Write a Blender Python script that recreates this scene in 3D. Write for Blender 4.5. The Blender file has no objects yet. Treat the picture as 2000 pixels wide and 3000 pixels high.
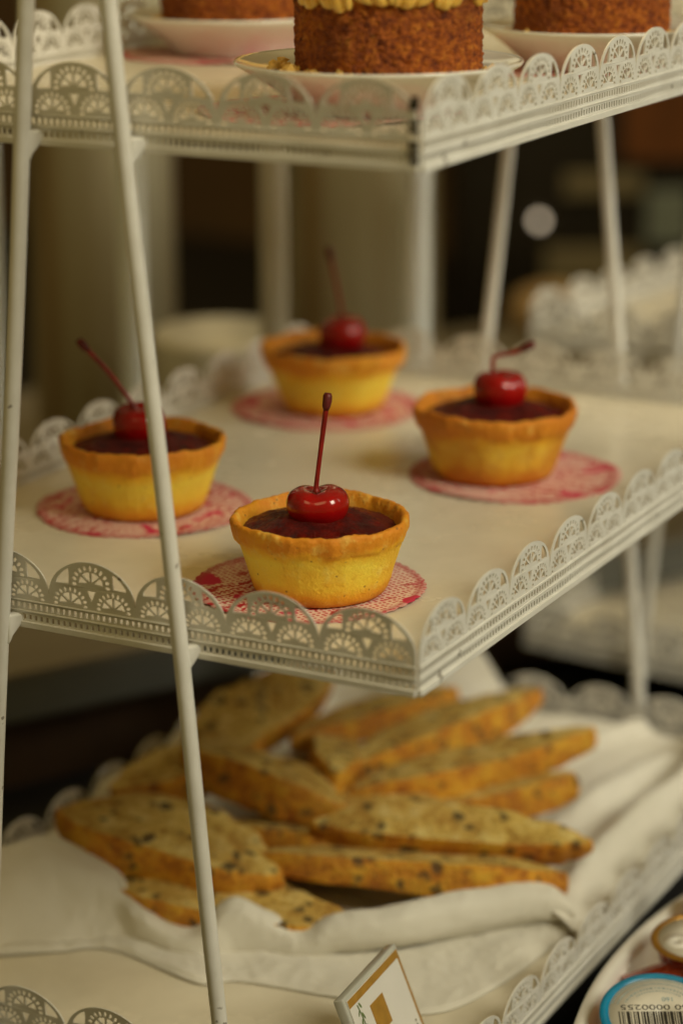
import bpy, bmesh, math, random
from mathutils import Vector, Matrix, noise

random.seed(7)
SC = bpy.context.scene
COL = SC.collection
S = 0.01                      # the script thinks in centimetres
# Origin: lower front corner of the middle tray. x runs along its front side, y goes back, z up.

# ------------------------------------------------------------------ camera
CAM = Vector((35.36, -72.95, 30.71))
YAW, TILT, ROLL = math.radians(-27.75), math.radians(16.40), math.radians(-0.2)
fwd = Vector((math.sin(YAW) * math.cos(TILT), math.cos(YAW) * math.cos(TILT), -math.sin(TILT)))
rt0 = Vector((math.cos(YAW), -math.sin(YAW), 0))
up0 = rt0.cross(fwd)
rt = math.cos(ROLL) * rt0 + math.sin(ROLL) * up0
up = -math.sin(ROLL) * rt0 + math.cos(ROLL) * up0
cam_data = bpy.data.cameras.new("camera")
cam = bpy.data.objects.new("camera", cam_data)
COL.objects.link(cam)
m = Matrix((rt, up, -fwd)).transposed().to_4x4()
m.translation = CAM * S
cam.matrix_world = m
cam_data.sensor_fit = 'VERTICAL'
cam_data.sensor_height = 36.0
cam_data.lens = 85.0
cam_data.clip_start = 0.05
cam_data.clip_end = 50
cam_data.dof.use_dof = True
cam_data.dof.focus_distance = 0.945
cam_data.dof.aperture_fstop = 4.0
SC.camera = cam

# ------------------------------------------------------------------ world, lamps, exposure
world = bpy.data.worlds.new("World")
SC.world = world
world.use_nodes = True
bg = world.node_tree.nodes["Background"]
bg.inputs[0].default_value = (1.0, 0.75, 0.26, 1)
bg.inputs[1].default_value = 0.14


def area(name, loc, target, size, size_y, power, color):
    d = bpy.data.lights.new(name, 'AREA')
    d.shape = 'RECTANGLE'
    d.size, d.size_y = size * S, size_y * S
    d.energy = power
    d.color = color
    o = bpy.data.objects.new(name, d)
    COL.objects.link(o)
    o.location = Vector(loc) * S
    o.rotation_euler = (Vector(target) - Vector(loc)).to_track_quat('-Z', 'Y').to_euler()
    return o


win = area("window_light", (100, -8, 86), (-6, 10, -2), 45, 60, 2.6, (1.0, 0.94, 0.73))
win.data.spread = math.radians(80)
area("ceiling_light", (4, -75, 125), (-10, 10, 0), 70, 70, 2.9, (1.0, 0.76, 0.34))
rear = area("rear_side_fill", (75, 78, 62), (-34, 62, -4), 40, 60, 1.0, (1.0, 0.95, 0.80))  # unseen fill added from the right rear to brighten the upright posts
rear.data.spread = math.radians(50)
area("background_fill", (-40, 95, 140), (-45, 110, -15), 90, 90, 6.0, (1.0, 0.74, 0.33))  # fill added overhead to lift the dim urns, posts and wall

SC.view_settings.view_transform = 'Standard'
SC.view_settings.look = 'None'
SC.view_settings.gamma = 1.0
SC.view_settings.use_curve_mapping = False
SC.view_settings.exposure = 0.0
SC.cycles.use_denoising = True
SC.cycles.max_bounces = 8
SC.cycles.transmission_bounces = 8
SC.cycles.caustics_reflective = False
SC.cycles.caustics_refractive = False


# ------------------------------------------------------------------ materials
class NT:
    def __init__(self, name):
        self.m = bpy.data.materials.new(name)
        self.m.use_nodes = True
        self.t = self.m.node_tree
        self.b = self.t.nodes["Principled BSDF"]
        self.tc = None

    def n(self, typ, **kw):
        nd = self.t.nodes.new(typ)
        for k, v in kw.items():
            if k in nd.inputs:
                nd.inputs[k].default_value = v
            else:
                setattr(nd, k, v)
        return nd

    def l(self, a, b):
        self.t.links.new(a, b)

    def co(self, which="Object"):
        if self.tc is None:
            self.tc = self.n("ShaderNodeTexCoord")
        return self.tc.outputs[which]

    def noise(self, scale, detail=4, rough=.55, co=None, dist=0):
        nd = self.n("ShaderNodeTexNoise")
        nd.inputs["Scale"].default_value = scale
        nd.inputs["Detail"].default_value = detail
        nd.inputs["Roughness"].default_value = rough
        nd.inputs["Distortion"].default_value = dist
        self.l(co or self.co(), nd.inputs["Vector"])
        return nd.outputs["Fac"]

    def voro(self, scale, feature='F1', rand=1.0, co=None):
        nd = self.n("ShaderNodeTexVoronoi")
        nd.feature = feature
        nd.inputs["Scale"].default_value = scale
        nd.inputs["Randomness"].default_value = rand
        self.l(co or self.co(), nd.inputs["Vector"])
        return nd.outputs["Distance"]

    def ramp(self, fac, stops, interp='LINEAR'):
        nd = self.n("ShaderNodeValToRGB")
        cr = nd.color_ramp
        cr.interpolation = interp
        while len(cr.elements) > 1:
            cr.elements.remove(cr.elements[-1])
        cr.elements[0].position = stops[0][0]
        cr.elements[0].color = tuple(stops[0][1]) + (1,) if not isinstance(stops[0][1], (int, float)) else (stops[0][1],) * 3 + (1,)
        for p, c in stops[1:]:
            e = cr.elements.new(p)
            e.color = tuple(c) + (1,) if not isinstance(c, (int, float)) else (c,) * 3 + (1,)
        self.l(fac, nd.inputs["Fac"])
        return nd.outputs["Color"]

    def mix(self, fac, a, b, blend='MIX'):
        nd = self.n("ShaderNodeMix")
        nd.data_type = 'RGBA'
        nd.blend_type = blend
        for sock, val in ((nd.inputs[0], fac), (nd.inputs[6], a), (nd.inputs[7], b)):
            if hasattr(val, "links"):
                self.l(val, sock)
            elif isinstance(val, (int, float)):
                sock.default_value = val
            else:
                sock.default_value = tuple(val) + (1,)
        return nd.outputs[2]

    def math(self, op, a, b=0.0):
        nd = self.n("ShaderNodeMath")
        nd.operation = op
        for i, val in enumerate((a, b)):
            if hasattr(val, "links"):
                self.l(val, nd.inputs[i])
            else:
                nd.inputs[i].default_value = val
        return nd.outputs[0]

    def sep(self, co=None):
        nd = self.n("ShaderNodeSeparateXYZ")
        self.l(co or self.co(), nd.inputs[0])
        return nd.outputs

    def color(self, c):
        if hasattr(c, "links"):
            self.l(c, self.b.inputs["Base Color"])
        else:
            self.b.inputs["Base Color"].default_value = tuple(c) + (1,)
        return self

    def rough(self, r):
        if hasattr(r, "links"):
            self.l(r, self.b.inputs["Roughness"])
        else:
            self.b.inputs["Roughness"].default_value = r
        return self

    def set(self, **kw):
        for k, v in kw.items():
            self.b.inputs[k.replace("_", " ")].default_value = v
        return self

    def bump(self, h, strength=.3, dist=.001):
        nd = self.n("ShaderNodeBump")
        nd.inputs["Strength"].default_value = strength
        nd.inputs["Distance"].default_value = dist
        self.l(h, nd.inputs["Height"])
        self.l(nd.outputs[0], self.b.inputs["Normal"])
        return self


def simple(name, c, r=.5, var=.12, scale=40, **kw):
    t = NT(name)
    f = t.noise(scale, 5)
    lo = [x * (1 - var) for x in c]
    hi = [min(1, x * (1 + var)) for x in c]
    t.color(t.ramp(f, [(.3, lo), (.7, hi)])).rough(r)
    t.set(**kw)
    return t.m


M = {}
# white enamel of the stand: slightly uneven, with a few chips and grime spots
t = NT("white_enamel")
f1 = t.noise(60, 6)
base = t.ramp(f1, [(.3, (.70, .68, .62)), (.7, (.80, .785, .735))])
chip = t.ramp(t.noise(95, 3, .6), [(.69, 0.0), (.71, .7)])
t.color(t.mix(chip, base, (.10, .065, .03)))
t.rough(t.ramp(t.noise(35, 4), [(.3, .26), (.7, .42)]))
t.bump(t.noise(420, 3), .12, .0006)
M['enamel'] = t.m
t = NT("tray_enamel")
sm = t.ramp(t.noise(22, 6, .62, dist=.4), [(.35, (.70, .635, .49)), (.7, (.80, .735, .58))])
t.color(sm).rough(t.ramp(t.noise(14, 5), [(.3, .16), (.75, .36)]))
t.bump(t.noise(90, 3), .06, .0008)
M['tray'] = t.m
M['iron'] = simple("bare_iron", (.035, .03, .022), .6)

# tart crust: browner at the lip and the foot, where it baked hardest
t = NT("tart_crust")
oi = t.n("ShaderNodeObjectInfo")
vadd = t.n("ShaderNodeVectorMath")
vadd.operation = 'ADD'
t.l(t.co(), vadd.inputs[0])
vsc = t.n("ShaderNodeVectorMath")
vsc.operation = 'SCALE'
vsc.inputs[0].default_value = (1.3, 2.1, 0)
t.l(oi.outputs["Random"], vsc.inputs["Scale"])
t.l(vsc.outputs[0], vadd.inputs[1])
vco = vadd.outputs[0]
z = t.sep()[2]
zz = t.math('ADD', t.math('DIVIDE', z, .031), t.math('MULTIPLY', t.math('SUBTRACT', t.noise(75, 5, co=vco), .5), .30))
colr = t.ramp(zz, [(0.0, (.50, .17, .012)), (.14, (.84, .42, .016)), (.28, (.95, .70, .055)), (.58, (.96, .76, .075)), (.72, (.92, .54, .025)), (.82, (.76, .29, .009)), (1.0, (.72, .25, .007))])
patch = t.ramp(t.noise(40, 6, .65, co=vco), [(.48, 0.0), (.68, .6)])
colr = t.mix(patch, colr, (.84, .42, .010))
pale = t.ramp(t.noise(120, 5, .7, co=vco), [(.54, 0.0), (.70, .5)])
colr = t.mix(pale, colr, (.92, .76, .18))
bsep = t.n("ShaderNodeSeparateColor")
t.l(oi.outputs["Color"], bsep.inputs[0])
bn = t.ramp(t.noise(34, 4, .6, co=vco), [(.36, .15), (.62, 1.0)])
colr = t.mix(t.math('MULTIPLY', bn, bsep.outputs[0]), colr, (.56, .17, .006))
spk = t.ramp(t.voro(330, co=vco), [(.10, .9), (.22, 0.0)])
spm = t.ramp(t.noise(130, 2, co=vco), [(.54, 0.0), (.60, .85)])
colr = t.mix(t.math('MULTIPLY', spk, spm), colr, (.22, .09, .015))
t.color(colr).rough(.68)
t.set(Subsurface_Weight=.10, Subsurface_Scale=.003)
t.b.inputs["Subsurface Radius"].default_value = (1, .5, .12)
pit = t.ramp(t.voro(260, co=vco), [(.0, 0.0), (.30, 1.0)])
t.bump(t.math('ADD', t.math('ADD', t.noise(240, 7, .7, co=vco), t.math('MULTIPLY', pit, .35)), t.math('MULTIPLY', t.noise(1000, 3), .4)), .55, .0014)
M['crust'] = t.m
t = NT("cherry_jam")
t.color(t.ramp(t.noise(160, 4), [(.3, (.050, .0015, .001)), (.7, (.22, .008, .003))])).rough(.13)
t.set(Coat_Weight=.0)
t.b.inputs['Specular IOR Level'].default_value = .30
t.bump(t.noise(300, 5, .7), 1.0, .005)
M['jam'] = t.m
t = NT("cherry_skin")
t.color(t.ramp(t.noise(70, 3), [(.3, (.24, .0015, .002)), (.7, (.40, .004, .004))])).rough(.16)
t.set(Subsurface_Weight=.35, Subsurface_Scale=.004, Coat_Weight=.35, Coat_Roughness=.06)
t.b.inputs["Subsurface Radius"].default_value = (1, .06, .04)
t.bump(t.noise(110, 3), .15, .001)
M['cherry'] = t.m
t = NT("cherry_stem")
t.color(t.ramp(t.noise(150, 4), [(.3, (.17, .006, .005)), (.7, (.34, .016, .010))])).rough(.3)
M['stem'] = t.m
M['stem_knob'] = simple("stem_knob", (.13, .012, .009), .5, .4, 500)

# printed paper doily: fine dotted red mesh, scribbled script lines and magenta blots
def doily_mat(name, seed):
    t = NT(name)
    mp = t.n("ShaderNodeMapping")
    mp.inputs["Location"].default_value = (seed * .37, seed * .21, 0)
    mp.inputs["Rotation"].default_value = (0, 0, seed * 1.3)
    t.l(t.co(), mp.inputs[0])
    co = mp.outputs[0]
    dots = t.ramp(t.voro(430, rand=.35, co=co), [(.26, 1.0), (.40, 0.0)])
    fine = t.mix(dots, (.80, .60, .50), (.55, .075, .075))
    wave = t.n("ShaderNodeTexWave")
    wave.wave_type = 'RINGS'
    wave.inputs["Scale"].default_value = 55
    wave.inputs["Distortion"].default_value = 9
    wave.inputs["Detail"].default_value = 2.5
    wave.inputs["Detail Scale"].default_value = 2.2
    t.l(co, wave.inputs["Vector"])
    line = t.ramp(wave.outputs["Fac"], [(.06, 1.0), (.26, 0.0)])
    zone = t.ramp(t.noise(26, 2, co=co), [(.46, 0.0), (.50, 1.0)])
    c = t.mix(t.math('MULTIPLY', line, zone), fine, (.46, .004, .015))
    blot = t.ramp(t.noise(60, 2, co=co), [(.60, 0.0), (.63, 1.0)])
    c = t.mix(blot, c, (.60, .004, .08))
    # darker printed border near the scalloped edge
    s = t.sep()
    rad = t.math('SQRT', t.math('ADD', t.math('POWER', s[0], 2.0), t.math('POWER', s[1], 2.0)))
    edge = t.ramp(t.math('DIVIDE', rad, .047), [(.90, 0.0), (.95, .65), (1.0, .45)])
    c = t.mix(edge, c, (.45, .05, .055))
    t.color(c).rough(.7)
    return t.m


for i in range(7):
    M['doily%d' % i] = doily_mat("printed_paper_%d" % i, i + 1)

M['porcelain'] = simple("porcelain", (.78, .76, .70), .12, .03, 30, Coat_Weight=.5, Coat_Roughness=.05)
# sponge
t = NT("carrot_sponge")
n1 = t.noise(330, 8, .74)
c = t.ramp(n1, [(.36, (.11, .018, .004)), (.45, (.44, .092, .010)), (.54, (.70, .18, .014)), (.66, (.86, .33, .03))])
bl = t.ramp(t.noise(48, 4), [(.40, .45), (.58, 0.0)])
c = t.mix(bl, c, (.22, .05, .010))
spot = t.ramp(t.voro(75), [(.10, 1.0), (.17, 0.0)])
spm = t.ramp(t.noise(60, 2), [(.58, 0.0), (.62, .8)])
c = t.mix(t.math('MULTIPLY', spot, spm), c, (.05, .03, .012))
t.color(c).rough(.85)
t.bump(t.math('ADD', n1, t.math('MULTIPLY', t.noise(700, 4), .6)), 1.0, .004)
M['sponge'] = t.m
t = NT("yellow_cream")
t.color(t.ramp(t.noise(60, 3), [(.3, (.74, .42, .06)), (.7, (.82, .53, .11))])).rough(.38)
t.set(Subsurface_Weight=.2, Subsurface_Scale=.004)
t.bump(t.noise(200, 3), .1, .001)
M['cream'] = t.m
M['nuts'] = simple("chopped_nuts", (.66, .40, .09), .6, .35, 300)

# biscotti
def bisc_mat(name, stops, rough, spot_amt):
    t = NT(name)
    oi = t.n("ShaderNodeObjectInfo")
    vs_ = t.n("ShaderNodeVectorMath")
    vs_.operation = 'SCALE'
    vs_.inputs[0].default_value = (3.1, 1.7, 2.3)
    t.l(oi.outputs["Random"], vs_.inputs["Scale"])
    va = t.n("ShaderNodeVectorMath")
    va.operation = 'ADD'
    t.l(t.co(), va.inputs[0])
    t.l(vs_.outputs[0], va.inputs[1])
    co = va.outputs[0]
    nn = t.n("ShaderNodeTexNoise")
    nn.inputs["Scale"].default_value = 140
    nn.inputs["Detail"].default_value = 3
    t.l(co, nn.inputs["Vector"])
    wm = t.n("ShaderNodeVectorMath")
    wm.operation = 'MULTIPLY_ADD'
    t.l(nn.outputs["Color"], wm.inputs[0])
    wm.inputs[1].default_value = (.010, .010, .010)
    t.l(co, wm.inputs[2])
    wco = wm.outputs[0]
    n1 = t.noise(95, 7, .7, co=co)
    c = t.ramp(n1, stops)
    big = t.ramp(t.noise(28, 3, co=co), [(.40, .30), (.60, 0.0)])
    c = t.mix(big, c, (.40, .17, .02))
    spot = t.ramp(t.voro(100, co=wco), [(.22, 1.0), (.36, 0.0)])
    spm = t.ramp(t.noise(80, 2, co=co), [(.44, 0.0), (.52, spot_amt)])
    c = t.mix(t.math('MULTIPLY', spot, spm), c, (.085, .055, .018))
    fine = t.ramp(t.voro(420, co=wco), [(.10, .7), (.26, 0.0)])
    c = t.mix(fine, c, (.24, .12, .025))
    t.color(c).rough(rough)
    por = t.ramp(t.voro(300, co=wco), [(.0, 0.0), (.35, 1.0)])
    t.bump(t.math('ADD', t.math('MULTIPLY', n1, 1.2), t.math('MULTIPLY', por, .4)), 1.0, .003)
    return t.m


M['crumb'] = bisc_mat("biscotti_crumb", [(.36, (.42, .22, .028)), (.50, (.72, .49, .11)), (.66, (.88, .72, .28))], .85, .95)
M['bcrust'] = bisc_mat("biscotti_crust", [(.36, (.40, .11, .005)), (.48, (.72, .29, .012)), (.64, (.86, .49, .035))], .65, .85)
# napkin linen
t = NT("napkin_linen")
t.color(t.ramp(t.noise(30, 5), [(.3, (.70, .665, .57)), (.7, (.77, .735, .64))])).rough(.85)
t.set(Sheen_Weight=.25)
s = t.sep()
wv = t.math('ADD', t.math('SINE', t.math('MULTIPLY', s[0], 9000)), t.math('SINE', t.math('MULTIPLY', s[1], 9000)))
t.bump(t.math('ADD', t.math('MULTIPLY', wv, .10), t.noise(90, 4)), .25, .0012)
M['linen'] = t.m

t = NT("clear_acrylic")
t.color((.80, .80, .72)).rough(.12)
t.set(Transmission_Weight=.45, IOR=1.3)
M['acrylic'] = t.m
M['card'] = simple("card_paper", (.70, .68, .64), .5, .02)
M['gold'] = simple("gold_print", (.36, .19, .025), .38, .15, 200)
M['vine'] = simple("vine_print", (.12, .17, .055), .6, .3, 300)
M['ink'] = simple("olive_ink", (.15, .14, .07), .6, .1)
M['black'] = simple("black_ink", (.012, .011, .010), .5, .1)
M['blue'] = simple("blue_foil", (.002, .22, .42), .3, .15, 80)
M['lidpaper'] = simple("lid_paper", (.66, .63, .55), .4, .05, 120)
M['lidgrey'] = simple("lid_print_grey", (.30, .36, .36), .5, .2, 300)
M['lidblue'] = simple("lid_print_blue", (.16, .30, .36), .5, .2, 300)
M['goldfoil'] = simple("gold_foil", (.42, .21, .03), .28, .2, 90, Metallic=.6)
M['red'] = simple("red_print", (.40, .015, .012), .4, .3, 90)
t = NT("amber_jam_cup")
t.color(t.ramp(t.noise(60, 3), [(.3, (.30, .055, .006)), (.7, (.50, .16, .02))])).rough(.18)
t.set(Coat_Weight=.5)
M['amber'] = t.m
M['redjam'] = simple("red_jam_label", (.26, .03, .008), .22, .6, 70, Coat_Weight=.4)

t = NT("black_table")
t.color(t.ramp(t.noise(12, 5), [(.3, (.006, .006, .006)), (.7, (.014, .013, .011))])).rough(.55)
M['table'] = t.m
t = NT("steel_painted_reflections")
mp = t.n("ShaderNodeMapping")
mp.inputs["Scale"].default_value = (1, 1, .02)
t.l(t.co(), mp.inputs[0])
t.color(t.ramp(t.noise(22, 3, co=mp.outputs[0]), [(.35, (.46, .32, .16)), (.5, (.60, .53, .34)), (.65, (.70, .67, .50))])).rough(.34)  # vertical brown to olive bands put soft reflections into the steel colour
t.set(Metallic=.35)
M['steel'] = t.m
t = NT("brown_wall")
t.color(t.ramp(t.noise(1.6, 3, dist=.5), [(.3, (.045, .024, .010)), (.55, (.11, .060, .025)), (.75, (.20, .11, .045))])).rough(.8)
M['wall'] = t.m
M['slab'] = simple("grey_slab", (.15, .155, .14), .45, .08, 20)
M['slabtop'] = simple("slab_top", (.22, .19, .14), .5, .08, 20)
M['post'] = simple("cream_post", (.52, .47, .36), .4, .05, 30)
M['palepost'] = simple("pale_post", (.80, .83, .80), .35, .05, 30)
M['wood'] = simple("dark_wood", (.06, .032, .014), .5, .4, 14)
M['redwood'] = simple("reddish_wood", (.22, .075, .018), .5, .4, 14)
M['bun'] = simple("pale_bun", (.58, .40, .22), .7, .15, 30)
M['white_cup'] = simple("white_ceramic", (.66, .62, .52), .3, .05)
M['dark_machine'] = simple("dark_machine", (.020, .016, .012), .4, .3, 10)
M['panel'] = simple("machine_panel", (.30, .26, .17), .4, .1, 10)
M['blueglass'] = simple("bluish_panel", (.30, .36, .36), .3, .1, 10)
t = NT("glowing_glint")  # glow standing in for a bright highlight on steel
t.color((.9, .8, .6))
t.b.inputs["Emission Color"].default_value = (1.0, .82, .58, 1)
t.b.inputs["Emission Strength"].default_value = 1.9
M['glint'] = t.m


# ------------------------------------------------------------------ helpers
def mesh(name, verts, faces, mats, midx=None, smooth=True):
    me = bpy.data.meshes.new(name)
    me.from_pydata([tuple(c * S for c in v) for v in verts], [], faces)
    for mm in (mats if isinstance(mats, (list, tuple)) else [mats]):
        me.materials.append(mm)
    if midx:
        me.polygons.foreach_set("material_index", midx)
    me.polygons.foreach_set("use_smooth", [smooth] * len(me.polygons))
    me.update()
    return me


def link(name, me, parent=None, loc=(0, 0, 0), rot=(0, 0, 0)):
    o = bpy.data.objects.new(name, me)
    COL.objects.link(o)
    o.location = Vector(loc) * S
    o.rotation_euler = rot
    if parent is not None:
        o.parent = parent
    return o


def obj(name, verts, faces, mats, parent=None, loc=(0, 0, 0), rot=(0, 0, 0), midx=None, smooth=True):
    return link(name, mesh(name, verts, faces, mats, midx, smooth), parent, loc, rot)


def tag(o, label, cat, group=None, kind=None):
    if label:
        o["label"] = label
    if cat:
        o["category"] = cat
    if group:
        o["group"] = group
    if kind:
        o["kind"] = kind
    return o


def thing(name, label, cat, loc=(0, 0, 0), rotz=0.0, group=None):
    o = link(name, None, None, loc, (0, 0, rotz))
    o.empty_display_size = .01
    return tag(o, label, cat, group)


def box(x0, x1, y0, y1, z0, z1, bev=0.0):
    bm = bmesh.new()
    bmesh.ops.create_cube(bm, size=1)
    for v in bm.verts:
        v.co = Vector((x0 + (v.co.x + .5) * (x1 - x0), y0 + (v.co.y + .5) * (y1 - y0), z0 + (v.co.z + .5) * (z1 - z0)))
    if bev:
        bmesh.ops.bevel(bm, geom=bm.edges[:], offset=bev, segments=2, affect='EDGES', profile=.5)
    vs = [v.co.copy() for v in bm.verts]
    bm.verts.index_update()
    fs = [[v.index for v in f.verts] for f in bm.faces]
    bm.free()
    return vs, fs


def join(*parts):
    V, F = [], []
    for v, f in parts:
        o = len(V)
        V += [Vector(p) for p in v]
        F += [[i + o for i in q] for q in f]
    return V, F


def lathe(profile, seg=64, fn=None, close=False):
    V, F = [], []
    n = len(profile)
    for j in range(seg):
        a = 2 * math.pi * j / seg
        for i, (r, z) in enumerate(profile):
            p = Vector((r * math.cos(a), r * math.sin(a), z))
            V.append(fn(p, a, i) if fn else p)
    for j in range(seg):
        k = (j + 1) % seg
        for i in range(n - 1 + (1 if close else 0)):
            i2 = (i + 1) % n
            F.append([j * n + i, k * n + i, k * n + i2, j * n + i2])
    return V, F


def tube(pts, radii, seg=14, caps=True):
    pts = [Vector(p) for p in pts]
    V, F = [], []
    prev = None
    for i, p in enumerate(pts):
        d = (pts[min(i + 1, len(pts) - 1)] - pts[max(i - 1, 0)]).normalized()
        if prev is None:
            a = d.orthogonal().normalized()
        else:
            a = (prev - d * prev.dot(d)).normalized()
        prev = a
        b = d.cross(a)
        for k in range(seg):
            t_ = 2 * math.pi * k / seg
            V.append(p + radii[i] * (math.cos(t_) * a + math.sin(t_) * b))
    for i in range(len(pts) - 1):
        for k in range(seg):
            k2 = (k + 1) % seg
            F.append([i * seg + k, i * seg + k2, (i + 1) * seg + k2, (i + 1) * seg + k])
    if caps:
        F.append(list(range(seg))[::-1])
        F.append([(len(pts) - 1) * seg + k for k in range(seg)])
    return V, F


def bez(pts, n=24):
    """Catmull-Rom through points"""
    pts = [Vector(p) for p in pts]
    P = [pts[0] * 2 - pts[1]] + pts + [pts[-1] * 2 - pts[-2]]
    out = []
    segs = len(pts) - 1
    for s in range(segs):
        p0, p1, p2, p3 = P[s:s + 4]
        k = max(2, n // segs)
        for i in range(k):
            u = i / k
            out.append(.5 * ((2 * p1) + (p2 - p0) * u + (2 * p0 - 5 * p1 + 4 * p2 - p3) * u * u + (3 * p1 - p0 - 3 * p2 + p3) * u ** 3))
    out.append(pts[-1])
    return out


def sstep(a, b, x):
    u = max(0, min(1, (x - a) / (b - a)))
    return u * u * (3 - 2 * u)


def fbm(p, s, o=3):
    return noise.fractal(Vector(p) * s, 1.0, 2.0, o)


# ------------------------------------------------------------------ setting
o = obj("table", *box(-150, 120, -60, 190, -26.5, -22.5), M['table'], smooth=False)
o["kind"] = "structure"
o = obj("wall", *box(-330, 200, 232, 236, -120, 150), M['wall'], rot=(0, 0, math.radians(27)), smooth=False)
o["kind"] = "structure"

# ------------------------------------------------------------------ lace rim
PITCH = 3.92
NW, ND = 7, 11
W, D = NW * PITCH, ND * PITCH
RH = 3.05


def lace_mesh(name, n):
    cu = bpy.data.curves.new("lace_tmp", 'CURVE')
    cu.dimensions = '2D'
    cu.fill_mode = 'BOTH'
    cu.extrude = .035

    def poly(pts):
        sp = cu.splines.new('POLY')
        sp.points.add(len(pts) - 1)
        for q, (x, y) in zip(sp.points, pts):
            q.co = (x, y, 0, 1)
        sp.use_cyclic_u = True

    def oval(cx, cy, a, b, ang, k=8):
        ca, sa = math.cos(ang), math.sin(ang)
        poly([(cx + a * math.cos(t_) * ca - b * math.sin(t_) * sa, cy + a * math.cos(t_) * sa + b * math.sin(t_) * ca)
              for t_ in [2 * math.pi * i / k for i in range(k)]])

    L = n * PITCH
    out = [(0, 0.06), (L, 0.06)]
    hw = PITCH / 2
    for s in range(n - 1, -1, -1):
        cx = (s + .5) * PITCH
        for i in range(0, 29):
            a = math.pi * i / 28
            x = cx + (hw - .012) * math.cos(a)
            z = 1.50 + (RH - 1.50) * (math.sin(a) ** .97)
            out.append((x, z))
    poly(out)
    for s in range(n):
        cx = (s + .5) * PITCH
        for k in range(15):                                   # two rows of slots
            x = cx - hw + (k + .5) * PITCH / 15
            poly([(x - .072, .75), (x + .072, .75), (x + .072, .99), (x - .072, .99)])
            poly([(x - .070, .30), (x + .070, .30), (x + .070, .52), (x - .070, .52)])
        for rx, rz, ro, sc in ((-.98, 1.28, .565, .95), (.98, 1.28, .565, .95), (0, 2.17, .645, 1.05)):   # three fans
            c0, c1 = cx + rx, rz
            for k in range(11):
                a = math.radians(-6 + 192 * k / 10)
                rr = ro
                oval(c0 + 1.2 * rr * math.cos(a), c1 + rr * math.sin(a), .112 * sc, .070 * sc, a, 8)
            for a0, a1, r0, r1 in ((0, 38, .11, .45), (46, 86, .07, .46), (94, 134, .07, .46), (142, 180, .11, .45)):
                pts = []
                a0, a1, r0, r1 = math.radians(a0), math.radians(a1), r0 * sc, r1 * sc
                am = (a0 + a1) / 2
                pts.append((c0 + 1.2 * r0 * math.cos(am), c1 + r0 * math.sin(am)))
                for i in range(5):
                    a = a0 + (a1 - a0) * i / 4
                    pts.append((c0 + 1.2 * r1 * math.cos(a), c1 + r1 * math.sin(a)))
                poly(pts)
        poly([(cx - .20, 1.90), (cx, 1.46), (cx + .20, 1.90)])
        for sg in (-1, 1):                                    # leaf-shaped openings under the arch
            pts = [(1.02, 2.08), (1.60, 2.05), (1.58, 2.18), (1.40, 2.42), (1.19, 2.60), (1.0, 2.70), (.99, 2.45)]
            poly([(cx + sg * x, z) for x, z in (pts if sg > 0 else pts[::-1])])
    ob = bpy.data.objects.new("lace_tmp", cu)
    COL.objects.link(ob)
    dg = bpy.context.evaluated_depsgraph_get()
    me = bpy.data.meshes.new_from_object(ob.evaluated_get(dg))
    bpy.data.objects.remove(ob)
    bpy.data.curves.remove(cu)
    # lay the drawing up: x along the rim, z up, thickness along y (outside is -y)
    me.transform(Matrix(((1, 0, 0, 0), (0, 0, -1, -.045), (0, 1, 0, 0), (0, 0, 0, 1))))
    bm = bmesh.new()
    bm.from_mesh(me)
    bmesh.ops.remove_doubles(bm, verts=bm.verts[:], dist=.0005)
    # gentle hand-made waviness of the strip
    for v in bm.verts:
        k = max(0, v.co.z - .3) / RH
        v.co.y += -.10 * k * k + .03 * k * math.sin(v.co.x * 1.6)
        v.co.z += .02 * math.sin(v.co.x * .9)
    # beads and the rolled lower edge
    def strip(z0, z1, y0, y1):
        vs, fs = box(0.02, L - .02, y0, y1, z0, z1, .02)
        nv = [bm.verts.new(v) for v in vs]
        for f in fs:
            bm.faces.new([nv[i] for i in f])
    strip(-.02, .22, -.17, .03)
    strip(.60, .67, -.125, -.05)
    strip(1.04, 1.10, -.135, -.05)
    bmesh.ops.scale(bm, vec=(S, S, S), verts=bm.verts[:])
    bm.normal_update()
    bm.to_mesh(me)
    bm.free()
    me.materials.clear()
    me.materials.append(M['enamel'])
    me.polygons.foreach_set("use_smooth", [False] * len(me.polygons))
    me.name = name
    return me


LACE_W, LACE_D = lace_mesh("lace_short", NW), lace_mesh("lace_long", ND)
FLOOR_Z = .62
TRAY = mesh("tray", *box(-W + .01, -.01, .01, D - .01, FLOOR_Z - .1, FLOOR_Z, .03), M['tray'], smooth=False)
TIERS = (18.75, 0.0, -18.75)
LEG_Y = -.75


def leg_x(side, zz):
    return -W / 2 + .3 + side * (4.03 - .0965 * zz)


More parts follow.
